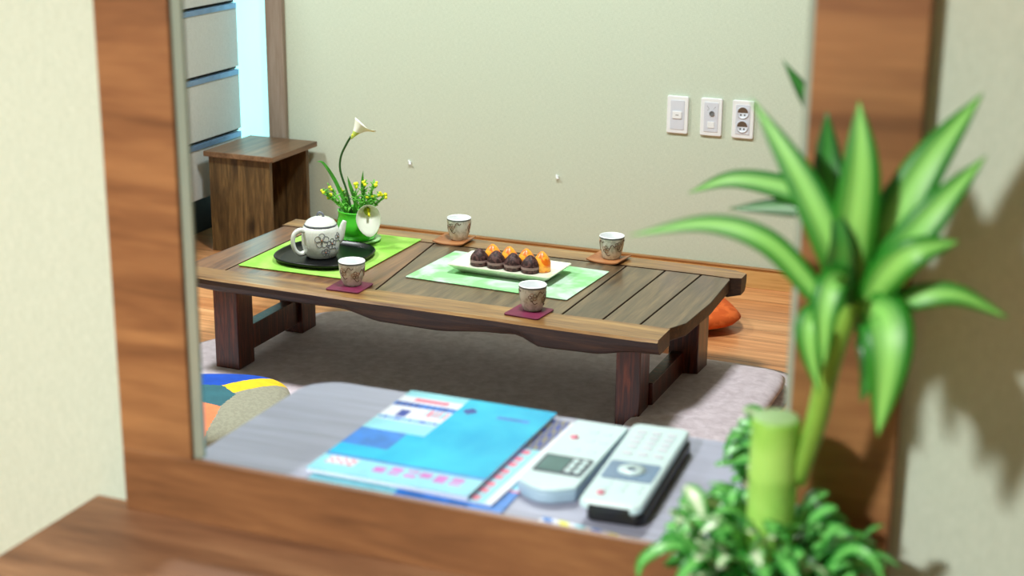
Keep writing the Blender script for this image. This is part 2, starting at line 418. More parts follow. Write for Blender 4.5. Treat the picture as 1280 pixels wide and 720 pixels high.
def lerp_list(keys, n):
    xs = [k[0] for k in keys]; out = []
    for i in range(n+1):
        x = xs[0]+(xs[-1]-xs[0])*i/n
        for a, b in zip(keys, keys[1:]):
            if a[0] <= x <= b[0]+1e-9:
                t = (x-a[0])/(b[0]-a[0]); t = t*t*(3-2*t)
                out.append((x,)+tuple(u+(v-u)*t for u, v in zip(a[1:], b[1:]))); break
    return out
S = lerp_list([(-2.372, 3.385, 3.39, 3.455, .246), (-2.2, 3.372, 3.38, 3.455, .242), (-1.95, 3.365, 3.375, 3.455, .242), (-1.86, 3.36, 3.378, 3.455, .242), (-1.74, 3.358, 3.385, 3.455, .218),
               (-1.6, 3.357, 3.385, 3.455, .216), (-1.43, 3.355, 3.38, 3.455, .232), (-1.375, 3.352, 3.378, 3.455, .236), (-1.31, 3.35, 3.38, 3.455, .212), (-1.18, 3.349, 3.375, 3.455, .216), (-1.06, 3.348, 3.37, 3.455, .236), (-1.006, 3.352, 3.368, 3.452, .238)], 70)
rl = obj('front_rail', section_rail(S), ['rail', 'bark_shade'], tb); rl['label'] = 'golden brown live-edge front rail'
S = lerp_list([(-2.345, 4.02, 4.0, 3.935, .24), (-1.9, 4.026, 4.01, 3.935, .24), (-1.4, 4.024, 4.0, 3.935, .235), (-1.05, 4.02, 4.0, 3.935, .235), (-.985, 4.012, 4.0, 3.93, .226), (-.958, 3.995, 3.985, 3.938, .234)], 40)
obj('back_rail', section_rail(S, -1), ['rail', 'bark_shade'], tb)
def plank(pts, m):
    bm = pr([(x-T.x, y-T.y) for x, y in pts], TZ-.034, TZ-.0015)
    bm.normal_update()
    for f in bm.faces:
        if abs(f.normal.z) < .5: f.material_index = 1  # side faces get a darker colour for their shade
    obj('plank', bm, [m, 'bark_shade'], tb, bev=.0025)
ya, yb = 3.4565, 3.934; g = .0016
plank([(-2.366, ya), (-2.243, ya), (-2.243, yb), (-2.338, yb)], 'plank_red')
plank([(-2.243+g*2, ya), (-1.905, ya), (-1.905, yb), (-2.243+g*2, yb)], 'plank_red')
plank([(-1.905+g*2, ya), (-1.795, ya), (-1.852, yb), (-1.905+g*2, yb)], 'plank_red')
plank([(-1.795+g*2, ya), (-1.285, ya), (-1.278, yb), (-1.852+g*2, yb)], 'plank')
plank([(-1.285+g*2, ya), (-1.18, ya), (-1.168, yb), (-1.278+g*2, yb)], 'plank')
plank([(-1.18+g*2, ya), (-1.085, ya), (-1.068, yb), (-1.168+g*2, yb)], 'plank')
plank([(-1.085+g*2, ya), (-1.01, ya), (-.984, 3.515), (-.975, 3.7), (-.984, 3.92), (-.99, yb), (-1.068+g*2, yb)], 'plank')
for (x0, x1, y0, y1) in ((-2.262, -2.197, 3.425, 3.505), (-2.262, -2.197, 3.765, 3.845), (-1.13, -1.068, 3.425, 3.5), (-1.1, -1.02, 3.765, 3.86)):
    bmm = bmesh.new(); box(bmm, x0-T.x, x1-T.x, y0-T.y, y1-T.y, 0.0145, TZ-.036)
    if x0 < -2:  # the left legs are a touch wider seen from the side
        for v in bmm.verts:
            if v.co.x > x0+.03-T.x: v.co.x += .008
    obj('leg', bmm, 'leg', tb, bev=.003)
for x0, x1 in ((-2.238, -2.2), (-1.092, -1.06)):
    obj('stretcher', bx(x0-T.x, x1-T.x, 3.507-T.y, 3.764-T.y, .045, .115), 'leg', tb, bev=.002)
obj('light_block_board', bx(-2.33-T.x, -1.03-T.x, 3.4-T.y, 3.98-T.y, .2442, .2458), 'bark_shade', tb)  # added board, keeps light from leaking through the plank gaps
obj('apron', bx(-2.17-T.x, -1.13-T.x, 3.79-T.y, 3.82-T.y, .19, TZ-.036), 'leg', tb, bev=.002)

# ------------------------------------------------------------------ things on the table
tag(obj('placemat', pr(rrect(0, 0, .335, .445, .004, 2), 0, .0016), 'mat_lime', None, (-2.064, 3.729, TZ)), 'lime green placemat under the black tray and green flower pot', 'placemat', 'placemats on the table')
tag(obj('placemat', pr(rrect(0, 0, .462, .288, .004, 2), 0, .0016), 'mat_pale', None, (-1.535, 3.722, TZ), rot=(0, 0, -.05)), 'pale mint and white marbled placemat under the white cake dish', 'placemat', 'placemats on the table')
# coasters
def coaster(m, x, y, rz, label):
    bmm = pr(rrect(0, 0, .094, .094, .008, 4), 0, .004)
    return tag(obj('coaster', bmm, m, None, (x, y, TZ), rot=(0, 0, rz), bev=.001), label, 'coaster', 'coasters under the cups')
coaster('purple', -1.862, 3.448, 0.02, 'plum square coaster under the cup in front of the teapot tray')
coaster('purple', -1.36, 3.434, -.1, 'plum square coaster under the cup in front of the cake dish')
def curled(m, x, y, rz, label):
    bmm = bmesh.new(); n = 10; g_ = []
    for k in (0, 1):
        g_.append([[bmm.verts.new((-.048+.096*i/n, -.045+.09*j/n, k*.003+.007*abs((-.5+i/n)*2)**3*(1 if i > n/2 else .8))) for j in range(n+1)] for i in range(n+1)])
    for k in (0, 1):
        for i in range(n):
            for j in range(n): bmm.faces.new([g_[k][i][j], g_[k][i+1][j], g_[k][i+1][j+1], g_[k][i][j+1]])
    for i in range(n):
        for j in (0, n):
            bmm.faces.new([g_[0][i][j], g_[0][i+1][j], g_[1][i+1][j], g_[1][i][j]])
            bmm.faces.new([g_[0][j][i], g_[0][j][i+1], g_[1][j][i+1], g_[1][j][i]])
    return tag(obj('coaster', bmm, m, None, (x, y, TZ), rot=(0, 0, rz), smooth=False), label, 'coaster', 'coasters under the cups')
curled('tan', -1.805, 3.972, .0, 'curled tan wooden coaster on the back rail, under the cup right of the flower pot')
curled('tan', -1.338, 3.968, -.1, 'curled tan wooden coaster at the back, under the cup nearest the table\'s right end')
# cups
def make_cup(x, y, rz, label, z):
    t = thing('tea_cup', label, 'cup', (x, y, z), rz, 'tea cups on the table')
    bmm = bmesh.new()
    prof = [(0, 0), (.022, 0), (.0235, .003), (.028, .014), (.0322, .034), (.0345, .058), (.0348, .0625), (.0338, .0645), (.0322, .0625), (.031, .05), (.027, .02), (.018, .010), (0, .009)]
    lathe(bmm, prof, 36, mi=[0, 0, 0, 0, 0, 1, 2, 2, 2, 2, 2, 2])
    obj('cup_body', bmm, ['cup', 'cup_rim', 'cup_in'], t, smooth=True)
    def rad(z_):
        for (r0, z0), (r1, z1) in zip(prof[2:6], prof[3:7]):
            if z0 <= z_ <= z1: return r0+(r1-r0)*(z_-z0)/(z1-z0)+.0003
        return .03
    bmm = bmesh.new()
    def stroke(pts, w=.0009, mi=0):
        q = []
        for a, z_ in pts:
            r = rad(z_); q.append((r*cos(a), r*sin(a), z_))
        tube(bmm, q, w, 5, mi, 4)
    for a0 in (-1.9, -.8, .3, 1.4, 2.5):
        zc = .036+.006*sin(a0*3)
        for k in range(5):    # five petal outline
            th = 2*pi*k/5+a0
            ca, cz = a0+.2*cos(th), zc+.0062*sin(th)
            stroke([(ca+.13*cos(u), cz+.0042*sin(u)) for u in [2*pi*j/7 for j in range(8)]], .0006, 1 if k % 2 else 0)
        stroke([(a0+.3, zc), (a0+.55, zc+.014), (a0+.75, zc+.008), (a0+.9, zc+.012)])
        stroke([(a0-.1, zc-.008), (a0+.15, zc-.018), (a0+.4, zc-.015)])
    obj('painted_flowers', bmm, ['motif', 'motif_red'], t, smooth=True)
    return t
c0 = make_cup(-1.862, 3.462, 0, 'crackle-glazed tea cup with painted flowers, in front of the black tray', TZ+.0042)
copy_tree(c0, (-1.358, 3.452, TZ+.0042), 'crackle-glazed tea cup with painted flowers, in front of the cake dish', .7)
copy_tree(c0, (-1.798, 3.99, TZ+.0035), 'crackle-glazed tea cup with painted flowers, behind the cake dish on the left', 1.9)
copy_tree(c0, (-1.334, 3.978, TZ+.0035), 'crackle-glazed tea cup with painted flowers, at the back near the right end', 3.1)

# tray: rounded square with raised rim
def superring(a, b, e, n=64):
    out = []
    for k in range(n):
        t = 2*pi*k/n; c_, s_ = cos(t), sin(t)
        out.append((a*math.copysign(abs(c_)**(2/e), c_), b*math.copysign(abs(s_)**(2/e), s_)))
    return out
bm = bmesh.new(); rings = []
for s, z in ((.86, .0), (.94, .003), (1., .014), (.985, .0165), (.96, .014), (.92, .006), (.86, .005)):
    rings.append([bm.verts.new((x*s, y*s, z)) for x, y in superring(.128, .132, 2.7)])
for a, b in zip(rings, rings[1:]):
    for k in range(64): bm.faces.new([a[k], a[(k+1) % 64], b[(k+1) % 64], b[k]])
bm.faces.new(rings[0][::-1]); bm.faces.new(rings[-1])
tag(obj('serving_tray', bm, 'lacquer', None, (-2.055, 3.668, TZ+.0018), smooth=True), 'round black lacquered tray holding the white teapot', 'tray')

# teapot
tp = thing('teapot', 'white ceramic teapot with side loop handle and painted flowers on the black tray', 'teapot', (-2.062, 3.66, TZ+.0072), 0)
bprof = [(0, 0), (.036, 0), (.042, .003), (.0495, .016), (.0522, .036), (.0522, .058), (.0505, .074), (.0475, .084), (.043, .0875), (.041, .087)]
bm = bmesh.new(); lathe(bm, bprof+[(0, .086)], 48); obj('teapot_body', bm, 'porcelain', tp, smooth=True)
bm = bmesh.new(); lathe(bm, [(.0435, .0865), (.0452, .089), (.0435, .092), (.037, .101), (.024, .108), (.010, .112), (0, .1125)], 40, mi=[1, 1, 0, 0, 0, 0])
ld = obj('lid', bm, ['porcelain', 'motif_grey'], tp, smooth=True)
bm = bmesh.new(); tube(bm, [(-.010, 0, .110), (-.007, 0, .119), (0, 0, .1225), (.007, 0, .119), (.010, 0, .110)], .003, 8); obj('lid_knob', bm, 'motif_grey', ld, smooth=True)
ha = Vector((-.60, -.80, 0)).normalized()
bm = bmesh.new(); tube(bm, [tuple(ha*r+Vector((0, 0, z))) for r, z in ((.047, .076), (.062, .080), (.078, .070), (.082, .048), (.076, .026), (.062, .014), (.047, .016))], lambda f: .0072-.001*sin(pi*f), 10); obj('handle', bm, 'porcelain', tp, smooth=True)
sa = Vector((.88, .47, 0)).normalized()
bm = bmesh.new(); tube(bm, [tuple(sa*r+Vector((0, 0, z))) for r, z in ((.036, .034), (.050, .050), (.057, .070), (.062, .088), (.066, .098))], lambda f: .014*(1-f)+.006*f, 12); obj('spout', bm, 'porcelain', tp, smooth=True)
def body_r(z_):
    for (r0, z0), (r1, z1) in zip(bprof[1:], bprof[2:]):
        if z0 <= z_ <= z1 and z1 > z0: return r0+(r1-r0)*(z_-z0)/(z1-z0)+.0004
    return .05
bm = bmesh.new()
def pstroke(pts, w=.0008, mi=0):
    tube(bm, [(body_r(z_)*cos(a), body_r(z_)*sin(a), z_) for a, z_ in pts], w, 5, mi, 4)
for a0, zc, s in ((-1.0, .056, 1.35), (-.45, .045, 1.0), (-.8, .022, .8), (.0, .06, .8)):
    for k in range(5):
        th = 2*pi*k/5+.3
        ca, cz = a0+.16*s*cos(th), zc+.0085*s*sin(th)
        pstroke([(ca+.12*s*cos(u), cz+.0062*s*sin(u)) for u in [2*pi*j/8 for j in range(9)]], .00075, 0)
    pstroke([(a0-.03, zc), (a0+.03, zc+.001)], .0028*s, 1)
    pstroke([(a0+.2, zc-.012), (a0+.35, zc-.02), (a0+.42, zc-.014)], .0009, 0)
obj('painted_flowers', bm, ['motif_grey', 'motif_red'], tp, smooth=True)

# flower pot with calla lilies
fp = thing('potted_calla_lily', 'white calla lily and yellow sprigs in a round bright green pot on the lime placemat', 'potted plant', (-2.055, 3.862, TZ+.0018))
bm = bmesh.new(); lathe(bm, [(0, 0), (.048, 0), (.064, .006), (.066, .009), (.05, .007), (0, .007)], 40); obj('saucer', bm, 'saucer', fp, smooth=True)
bm = bmesh.new(); lathe(bm, [(0, .008), (.044, .008), (.05, .012), (.058, .03), (.0605, .045), (.058, .06), (.0545, .075), (.055, .088), (.0565, .092), (.054, .0925), (.0515, .088), (.05, .076), (0, .074)], 48, mi=[0]*11+[1])
obj('flower_pot', bm, ['pot_green', 'soil'], fp, smooth=True)
bm = bmesh.new()
stem = [(-.015, 0, .075), (-.022, 0, .10), (-.034, 0, .145), (-.05, -.004, .20), (-.047, -.004, .24), (-.03, -.004, .275), (-.014, -.004, .300)]
tube(bm, stem, .0032, 8); obj('lily_stem', bm, 'stem', fp, smooth=True)
def calla(bm, base, axis, L, R, side, curl=0., short=.55):
    """funnel-shaped spathe: rolled tube flaring into one pointed lip"""
    ax = Vector(axis).normalized(); s = Vector(side); s = (s-ax*s.dot(ax)).normalized(); u = ax.cross(s)
    n, m_ = 10, 24; G = []
    for lay in (0, 1):
        g_ = []
        for i in range(n+1):
            f = i/n; row = []
            for k in range(m_):
                a = 2*pi*k/m_; lip = (1+cos(a))/2
                ln = L*f*(short+(1-short)*lip**1.5+(.35*lip**6)*f)
                r = R*(.13+.87*f**1.6)*(1+.25*lip*f) - lay*.0012
                p = Vector(base)+ax*(ln-.0)+s*(r*cos(a)+.35*R*lip*f*f)+u*(r*sin(a))
                p = p - ax*(curl*lip**2*f**3)
                row.append(bm.verts.new(p))
            g_.append(row)
        G.append(g_)
    for lay in (0, 1):
        for i in range(n):
            for k in range(m_):
                bm.faces.new([G[lay][i][k], G[lay][i][(k+1) % m_], G[lay][i+1][(k+1) % m_], G[lay][i+1][k]]).material_index = 1 if i < 4 else 0
    for i in (0, n):
        for k in range(m_): bm.faces.new([G[0][i][k], G[0][i][(k+1) % m_], G[1][i][(k+1) % m_], G[1][i][k]])
bm = bmesh.new(); calla(bm, (-.014, -.004, .294), (.50, .45, .80), .064, .027, (.85, .1, -.4), .026, .85); f1 = obj('lily_flower', bm, ['petal', 'petal_base'], fp, smooth=True)
bm = bmesh.new(); tube(bm, [(-.010, -.004, .302), (-.007, .006, .314), (-.002, .014, .322)], lambda f: .003, 8); obj('spadix', bm, 'yellow', f1, smooth=True)
bm = bmesh.new(); tube(bm, [(.02, -.02, .075), (.04, -.03, .11), (.056, -.036, .112)], .003, 8); obj('lily_stem', bm, 'stem', fp, smooth=True)
bm = bmesh.new(); calla(bm, (.046, -.034, .112), (.55, -.75, -.45), .055, .031, (.2, -.2, -1)); f2 = obj('lily_flower', bm, ['petal', 'petal_base'], fp, smooth=True)
bm = bmesh.new(); tube(bm, [(.055, -.042, .108), (.066, -.058, .098), (.07, -.064, .094)], .0035, 8); obj('spadix', bm, 'yellow', f2, smooth=True)
for pts, w in (([(-.02, 0, .075), (-.045, 0, .12), (-.07, 0, .17), (-.105, 0, .215), (-.128, 0, .218)], .012),
               ([(-.005, 0, .075), (-.008, 0, .12), (-.022, 0, .16), (-.03, 0, .185)], .012),
               ([(.012, 0, .075), (.02, 0, .12), (.018, 0, .17), (.02, 0, .205)], .013),
               ([(.02, .01, .075), (.034, .01, .11), (.04, .01, .14), (.042, .01, .165)], .011),
               ([(-.03, -.01, .075), (-.035, -.01, .1), (-.045, -.015, .12)], .01),
               ([(.0, -.02, .075), (.004, -.025, .1), (.01, -.03, .125)], .01)):
    bm = bmesh.new(); leaf(bm, pts, w, fold=.3, wf=lambda f: (.6+.4*sin(pi*f))*(1-f**4)); obj('leaf', bm, 'grass_leaf', fp, smooth=True)
rnd = random.Random(3)
for (dx, dz) in ((-.098, .10), (-.085, .082), (-.06, .105), (-.05, .09), (.0, .135), (.022, .142), (.052, .09), (.075, .112), (.035, .10), (-.07, .12), (.06, .15), (.086, .10)):
    bm = bmesh.new(); y_ = rnd.uniform(-.03, .02)
    tube(bm, [(dx*.25, y_*.5, .075), (dx*.6, y_, .075+dz*.35), (dx, y_, .06+dz*.75)], .0009, 5)
    top = Vector((dx, y_, .06+dz*.75))
    for k in range(34):
        f = rnd.uniform(.1, 1.0); b0 = Vector((dx*.25, y_*.5, .075)).lerp(top, f)
        e = b0+Vector((rnd.uniform(-.014, .014), rnd.uniform(-.01, .01), rnd.uniform(.002, .016)))
        tube(bm, [tuple(b0), tuple((b0+e)/2+Vector((0, 0, .002))), tuple(e)], .0017, 4, 0, 2)
    sp = obj('sprig', bm, 'sprig', fp, smooth=True)
    bm = bmesh.new()
    for k in range(3):
        c = top+Vector((rnd.uniform(-.006, .006), rnd.uniform(-.006, .006), rnd.uniform(-.004, .008)))
        bmesh.ops.create_icosphere(bm, subdivisions=2, radius=rnd.uniform(.004, .006), matrix=Matrix.Translation(c))
    obj('blossom', bm, 'yellow', sp, smooth=True)

# cake dish and cakes
def frustum_dish(w0, d0, w1, d1, h, r):
    bm = bmesh.new(); R_ = []
    for w, d_, z, rr in ((w0, d0, 0, r*.6), (w1, d1, h-.003, r), (w1, d1, h, r), (w1-.008, d1-.008, h, r), (w1-.03, d1-.03, h-.007, r*.8), (w0-.01, d0-.01, h-.011, r*.5)):
        R_.append([bm.verts.new((x, y, z)) for x, y in rrect(0, 0, w, d_, rr, 4)])
    n = len(R_[0])
    for a, b in zip(R_, R_[1:]):
        for k in range(n): bm.faces.new([a[k], a[(k+1) % n], b[(k+1) % n], b[k]])
    bm.faces.new(R_[0][::-1]); bm.faces.new(R_[-1]); return bm
PX, PY, PRZ = -1.535, 3.732, -.045
tag(obj('serving_dish', frustum_dish(.235, .10, .295, .155, .026, .008), 'dish', None, (PX, PY, TZ+.0018), rot=(0, 0, PRZ), smooth=False, bev=.001), 'white rectangular dish carrying a row of chocolate and orange cakes', 'dish')
def cone_cake(mat, w, h, k):
    bm = bmesh.new(); n = 24; rings = []
    prof = [(.0, 0), (.9, 0), (1., .05), (1., .3), (.96, .48), (.78, .66), (.5, .84), (.2, .97), (0, 1.)]
    lathe(bm, [(r*w/2, z*h) for r, z in prof], n, mi=[0]*8)
    return bm
cz = TZ+.0018+.0152
def onplate(x, y):
    return (PX+x*cos(PRZ)-y*sin(PRZ), PY+x*sin(PRZ)+y*cos(PRZ), cz)
choc_l = ['dark chocolate cake at the left end of the front row on the dish', 'dark chocolate cake second from the left in the front row on the dish', 'dark chocolate cake third from the left in the front row on the dish', 'dark chocolate cake at the right end of the front row on the dish']
oran_l = ['orange cake behind the leftmost chocolate cake on the dish', 'orange cake behind the second chocolate cake from the left', 'orange cake behind the third chocolate cake from the left', 'taller orange cake at the right end of the dish, beside the last chocolate cake']
first = None
for k in range(4):
    x = -.083+.050*k
    if first is None:
        ct = thing('chocolate_cake', choc_l[0], 'cake', onplate(x, -.012), 0, 'chocolate cakes on the dish')
        obj('cake_body', cone_cake('choc', .050, .046, 0), 'choc', ct, smooth=True)
        bm = bmesh.new(); lathe(bm, [(.0252, .010), (.0257, .012), (.0254, .0165), (.0250, .017)], 24); obj('wrapper_band', bm, 'film', ct, smooth=True)
        first = ct
    else: copy_tree(first, onplate(x, -.012-.001*k), choc_l[k], k*.8)
first = None
for k in range(4):
    x = -.062+.050*k
    if k == 0:
        first = obj('orange_cake', cone_cake('o', .047, .051, 0), 'orange_cake', None, onplate(x, .026), smooth=True); tag(first, oran_l[0], 'cake', 'orange cakes on the dish')
    else:
        c = first.copy(); COL.objects.link(c); c.location = onplate(x+(.002 if k == 3 else 0), .024-(.015 if k == 3 else 0)); c['label'] = oran_l[k]
        if k == 3: c.scale = (1.0, 1.0, 1.05)

# ------------------------------------------------------------------ floor textiles
def pad(bm, outline_fn, w, d_, h, nx, ny, e=6, puff=.5, seed=1, mat=None, wav=.0):
    """soft slab: superellipse outline, rounded puffed edge"""
    rr = random.Random(seed); ph = [rr.uniform(0, 6) for _ in range(6)]
    top = {}; bot = {}
    for i in range(nx+1):
        for j in range(ny+1):
            u, v = -1+2*i/nx, -1+2*j/ny
            p = max(abs(u), abs(v)); k = (abs(u)**e+abs(v)**e)**(1/e)
            s = p/k if k > 1e-6 else 1
            x, y = u*s*w/2, v*s*d_/2
            f = max(0, 1-p**(8*puff+1.2))**.5
            z = h*(.5+.5*f) + wav*(sin(7*x+ph[0])*sin(6*y+ph[1])+.5*sin(15*x+ph[2]+4*y))*f
            zb = h*.5*(1-f)
            x, y = outline_fn(x, y)
            top[i, j] = bm.verts.new((x, y, z)); bot[i, j] = top[i, j] if p > .9999 else bm.verts.new((x, y, zb))
    for i in range(nx):
        for j in range(ny):
            a = (i, j), (i+1, j), (i+1, j+1), (i, j+1)
            f = bm.faces.new([top[q] for q in a]); f.smooth = True
            if mat:
                c = f.calc_center_median(); f.material_index = mat(c.x, c.y)
            vs = [bot[q] for q in a]
            if len({id(x) for x in vs}) == 4 and not all(top[q] is bot[q] for q in a):
                g2 = bm.faces.new(vs[::-1]); g2.smooth = True
                if mat: g2.material_index = f.material_index
def skew(x, y):
    # the left edge was laid askew: it runs outward toward the front
    if x < 0: x += (-x/.81)*(.42*max(y, 0)+.22*min(y, 0)-.10)
    return x, y
bm = bmesh.new(); pad(bm, skew, 1.62, 1.28, .014, 70, 50, 14, 1.6, 4, wav=.0)
tag(obj('rug', bm, 'rug', None, (-1.60, 3.40, .0), smooth=True), 'soft lilac fleece rug spread on the floor under the low table', 'rug')
# folded end of the rug: puffy floor cushion at the right
bm = bmesh.new(); pad(bm, lambda x, y: (x, y), .30, .62, .045, 24, 40, 6, .5, 9, wav=.004)
tag(obj('floor_cushion', bm, 'rug', None, (-.953, 3.62, .0145), smooth=True), 'puffy lilac fleece cushion on the rug at the right end of the table', 'cushion')
# patchwork cushion (front left)
POL = [('p_blue', [(-2.108, 3.085), (-2.16, 3.2), (-2.16, 3.36), (-2.051, 3.36), (-1.96, 3.30), (-1.985, 3.225), (-2.038, 3.108)]),
       ('p_yellow', [(-1.975, 3.31), (-1.90, 3.28), (-1.985, 3.075), (-2.038, 3.108)]),
       ('p_teal', [(-2.16, 3.095), (-2.038, 3.108), (-1.975, 3.07), (-1.965, 2.985), (-2.10, 3.0), (-2.16, 3.05)]),
       ('p_orange', [(-2.16, 3.05), (-2.10, 3.0), (-1.965, 2.985), (-1.945, 2.934), (-1.927, 2.853), (-1.945, 2.75), (-2.16, 2.75)])]
def inside(px, py, poly):
    r = False; n = len(poly)
    for i in range(n):
        (x0, y0), (x1, y1) = poly[i], poly[(i+1) % n]
        if (y0 > py) != (y1 > py) and px < (x1-x0)*(py-y0)/(y1-y0)+x0: r = not r
    return r
CX, CY, CR = -2.06, 3.03, .42
def patch(x, y):
    X_, Y_ = x*cos(CR)-y*sin(CR)+CX, x*sin(CR)+y*cos(CR)+CY
    for k, (_, poly) in enumerate(POL):
        if inside(X_, Y_, poly): return k+1
    if X_ < -2.16: return 0
    return 0
bm = bmesh.new(); pad(bm, lambda x, y: (x, y), .44, .44, .085, 150, 150, 3.2, .25, 5, mat=patch)
tag(obj('floor_cushion', bm, ['p_beige', 'p_blue', 'p_yellow', 'p_teal', 'p_orange'], None, (CX, CY, .0165), smooth=True, rot=(0, 0, CR)), 'patchwork floor cushion in blue, yellow, teal and coral behind the reflected desk corner', 'cushion')
bm = bmesh.new(); pad(bm, lambda x, y: (x, y), .42, .42, .075, 30, 30, 4, .22, 6)
tag(obj('floor_cushion', bm, 'orange_cloth', None, (-1.30, 4.36, .002), smooth=True, rot=(0, 0, .62)), 'orange cushion on the floor behind the table\'s right end', 'cushion')

# ------------------------------------------------------------------ stool and cabinet
st = thing('stool', 'small dark knotty wooden box stool in the corner by the white cabinet', 'stool', (-2.825, 4.615, 0))
SL = st.location
def sb(n, x0, x1, y0, y1, z0, z1, m='stool'):
    return obj(n, bx(x0-SL.x, x1-SL.x, y0-SL.y, y1-SL.y, z0, z1), m, st, bev=.002)
sb('stool_top', -2.958, -2.688, 4.462, 4.765, .332, .35, 'stool_top')
sb('front_panel', -2.948, -2.712, 4.478, 4.498, 0, .332); sb('back_panel', -2.948, -2.712, 4.725, 4.745, 0, .332)
sb('inner_panel', -2.93, -2.912, 4.498, 4.725, .01, .332)

cb = thing('cabinet', 'tall white drawer cabinet with blue-grey edge pulls in the far left corner', 'cabinet', (-3.23, 4.4, 0))
CL = cb.location
def cbx(n, a, m, par=None, bev=.002):
    return obj(n, bx(a[0]-CL.x, a[1]-CL.x, a[2]-CL.y, a[3]-CL.y, a[4], a[5]), m, par or cb, bev=bev)
cbx('cabinet_body', (-3.45, -3.026, 4.0, 4.79, .16, 1.55), 'white_lam')
cbx('plinth', (-3.44, -3.12, 4.03, 4.76, 0, .16), 'dark')
zs = [.165, .366, .587, .818, 1.05, 1.28]
for z0, z1 in zip(zs, zs[1:]):
    dr = cbx('drawer', (-3.0265, -3.006, 4.005, 4.785, z0+.003, z1-.024), 'white_lam')
    cbx('edge_pull', (-3.012, -3.0, 4.005, 4.775, z1-.024, z1-.006), 'handle_blue', dr, .001)
    cbx('shadow_gap', (-3.0262, -3.018, 4.005, 4.785, z1-.006, z1+.003), 'dark', dr, 0)
cbx('cabinet_door', (-3.0265, -3.006, 4.005, 4.785, 1.286, 1.54), 'white_lam')

# ------------------------------------------------------------------ wall plates on the back wall
def plate(x, z, kind, label):
    t = thing('wall_socket' if kind == 'socket' else 'wall_switch', label, 'socket' if kind == 'socket' else 'switch', (x, YB, z), 0)
    bm = bmesh.new(); prism(bm, rrect(0, 0, .070, .120, .006, 4), 0, .009)
    obj('cover_plate', bm, 'white_plastic', t, rot=(pi/2, 0, 0), bev=.003)
    bm = bmesh.new(); prism(bm, rrect(0, 0, .046, .094, .003, 3), .0085, .0105)
    obj('inset_frame', bm, 'ivory_plastic', t, rot=(pi/2, 0, 0), bev=.001)
    if kind == 'switch':
        bm = bmesh.new(); prism(bm, rrect(0, 0, .030, .024, .002, 3), .0102, .0135)
        sw = obj('rocker', bm, 'white_plastic', t, rot=(pi/2, 0, 0), bev=.001)
        bm = bmesh.new(); box(bm, -.005, .005, -.0012, .0012, .0134, .0139); obj('indicator', bm, 'grey_line', sw)
    elif kind == 'aerial':
        bm = bmesh.new(); lathe(bm, [(0, .0102), (.0082, .0102), (.0082, .0135), (.0058, .0135), (.0058, .0115), (0, .0115)], 20, (.003, .012)); obj('aerial_jack', bm, 'grey_line', t, rot=(pi/2, 0, 0))
        bm = bmesh.new(); box(bm, -.010, .012, -.034, -.014, .0103, .012); obj('phone_jack_cover', bm, 'white_plastic', t, rot=(pi/2, 0, 0), bev=.0005)
        bm = bmesh.new()
        for (ax, ay, bx_, by_) in ((-.014, .036, -.006, .026), (.014, .034, .008, .026), (-.012, .022, -.007, .024)):
            tube(bm, [(ax, ay, .0106), (bx_, by_, .0106)], .0006, 4, 0, 0)
        obj('printed_mark', bm, 'grey_line', t, rot=(pi/2, 0, 0))
    else:
        for dz in (.022, -.022):
            bm = bmesh.new(); lathe(bm, [(.0185, .0104), (.0195, .0125), (.0175, .0125), (.0165, .0108), (0, .0106)], 28, (0, dz)); wl = obj('socket_well', bm, 'ivory_plastic', t, rot=(pi/2, 0, 0), smooth=True)
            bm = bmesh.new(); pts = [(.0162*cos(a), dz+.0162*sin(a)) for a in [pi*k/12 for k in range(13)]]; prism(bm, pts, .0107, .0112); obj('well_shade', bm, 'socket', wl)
            bm = bmesh.new()
            for sx in (-.006, .006): lathe(bm, [(0, .0109), (.0024, .0109), (.0024, .0118), (0, .0118)], 10, (sx, dz-.007))
            obj('pin_hole', bm, 'dark', wl)
    return t
plate(-1.400, .539, 'switch', 'white wall plate with a small square rocker, left of the three plates')
plate(-1.290, .540, 'aerial', 'white wall plate with a round aerial jack, middle of the three plates')
plate(-1.188, .540, 'socket', 'white double power socket on the wall, right of the three plates')
def hook(x, z, s, label):
    bm = bmesh.new(); tube(bm, [(-.006*s, -.002, .008), (-.002*s, -.004, .002), (.002, -.009, -.004), (.008, -.01, -.003)], .0028, 8)
    lathe(bm, [(0, -.006), (.005, -.004), (.005, .004), (0, .006)], 12, (0, -.003))
    o = obj('wall_hook', bm, 'white_plastic', None, (x, YB, z), smooth=True); tag(o, label, 'hook')
hook(-2.346, .299, 1, 'small white hook on the wall above the potted lily\'s right side')
hook(-1.805, .299, .6, 'tiny white hook on the wall above the cake dish')

# ------------------------------------------------------------------ printed matter and remotes on the reflected desk
GZ = .65
def booklet(name, w, d_, h, pick, mats, x, y, z, rz, nx=46, ny=60, pages='paper_w'):
    t = bpy.data.objects.new
    bm = bmesh.new(); tp_ = [[bm.verts.new((-w/2+w*i/nx, -d_/2+d_*j/ny, h)) for j in range(ny+1)] for i in range(nx+1)]
    for i in range(nx):
        for j in range(ny):
            f = bm.faces.new([tp_[i][j], tp_[i+1][j], tp_[i+1][j+1], tp_[i][j+1]]); f.material_index = pick((i+.5)/nx, (j+.5)/ny)
    ed = [tp_[i][0] for i in range(nx+1)]+[tp_[nx][j] for j in range(1, ny+1)]+[tp_[i][ny] for i in range(nx-1, -1, -1)]+[tp_[0][j] for j in range(ny-1, 0, -1)]
    lo = [bm.verts.new((v.co.x, v.co.y, h-.0004)) for v in ed]; n = len(ed)
    for k in range(n): bm.faces.new([ed[k], lo[k], lo[(k+1) % n], ed[(k+1) % n]])
    bm.faces.new(lo)
    return bm
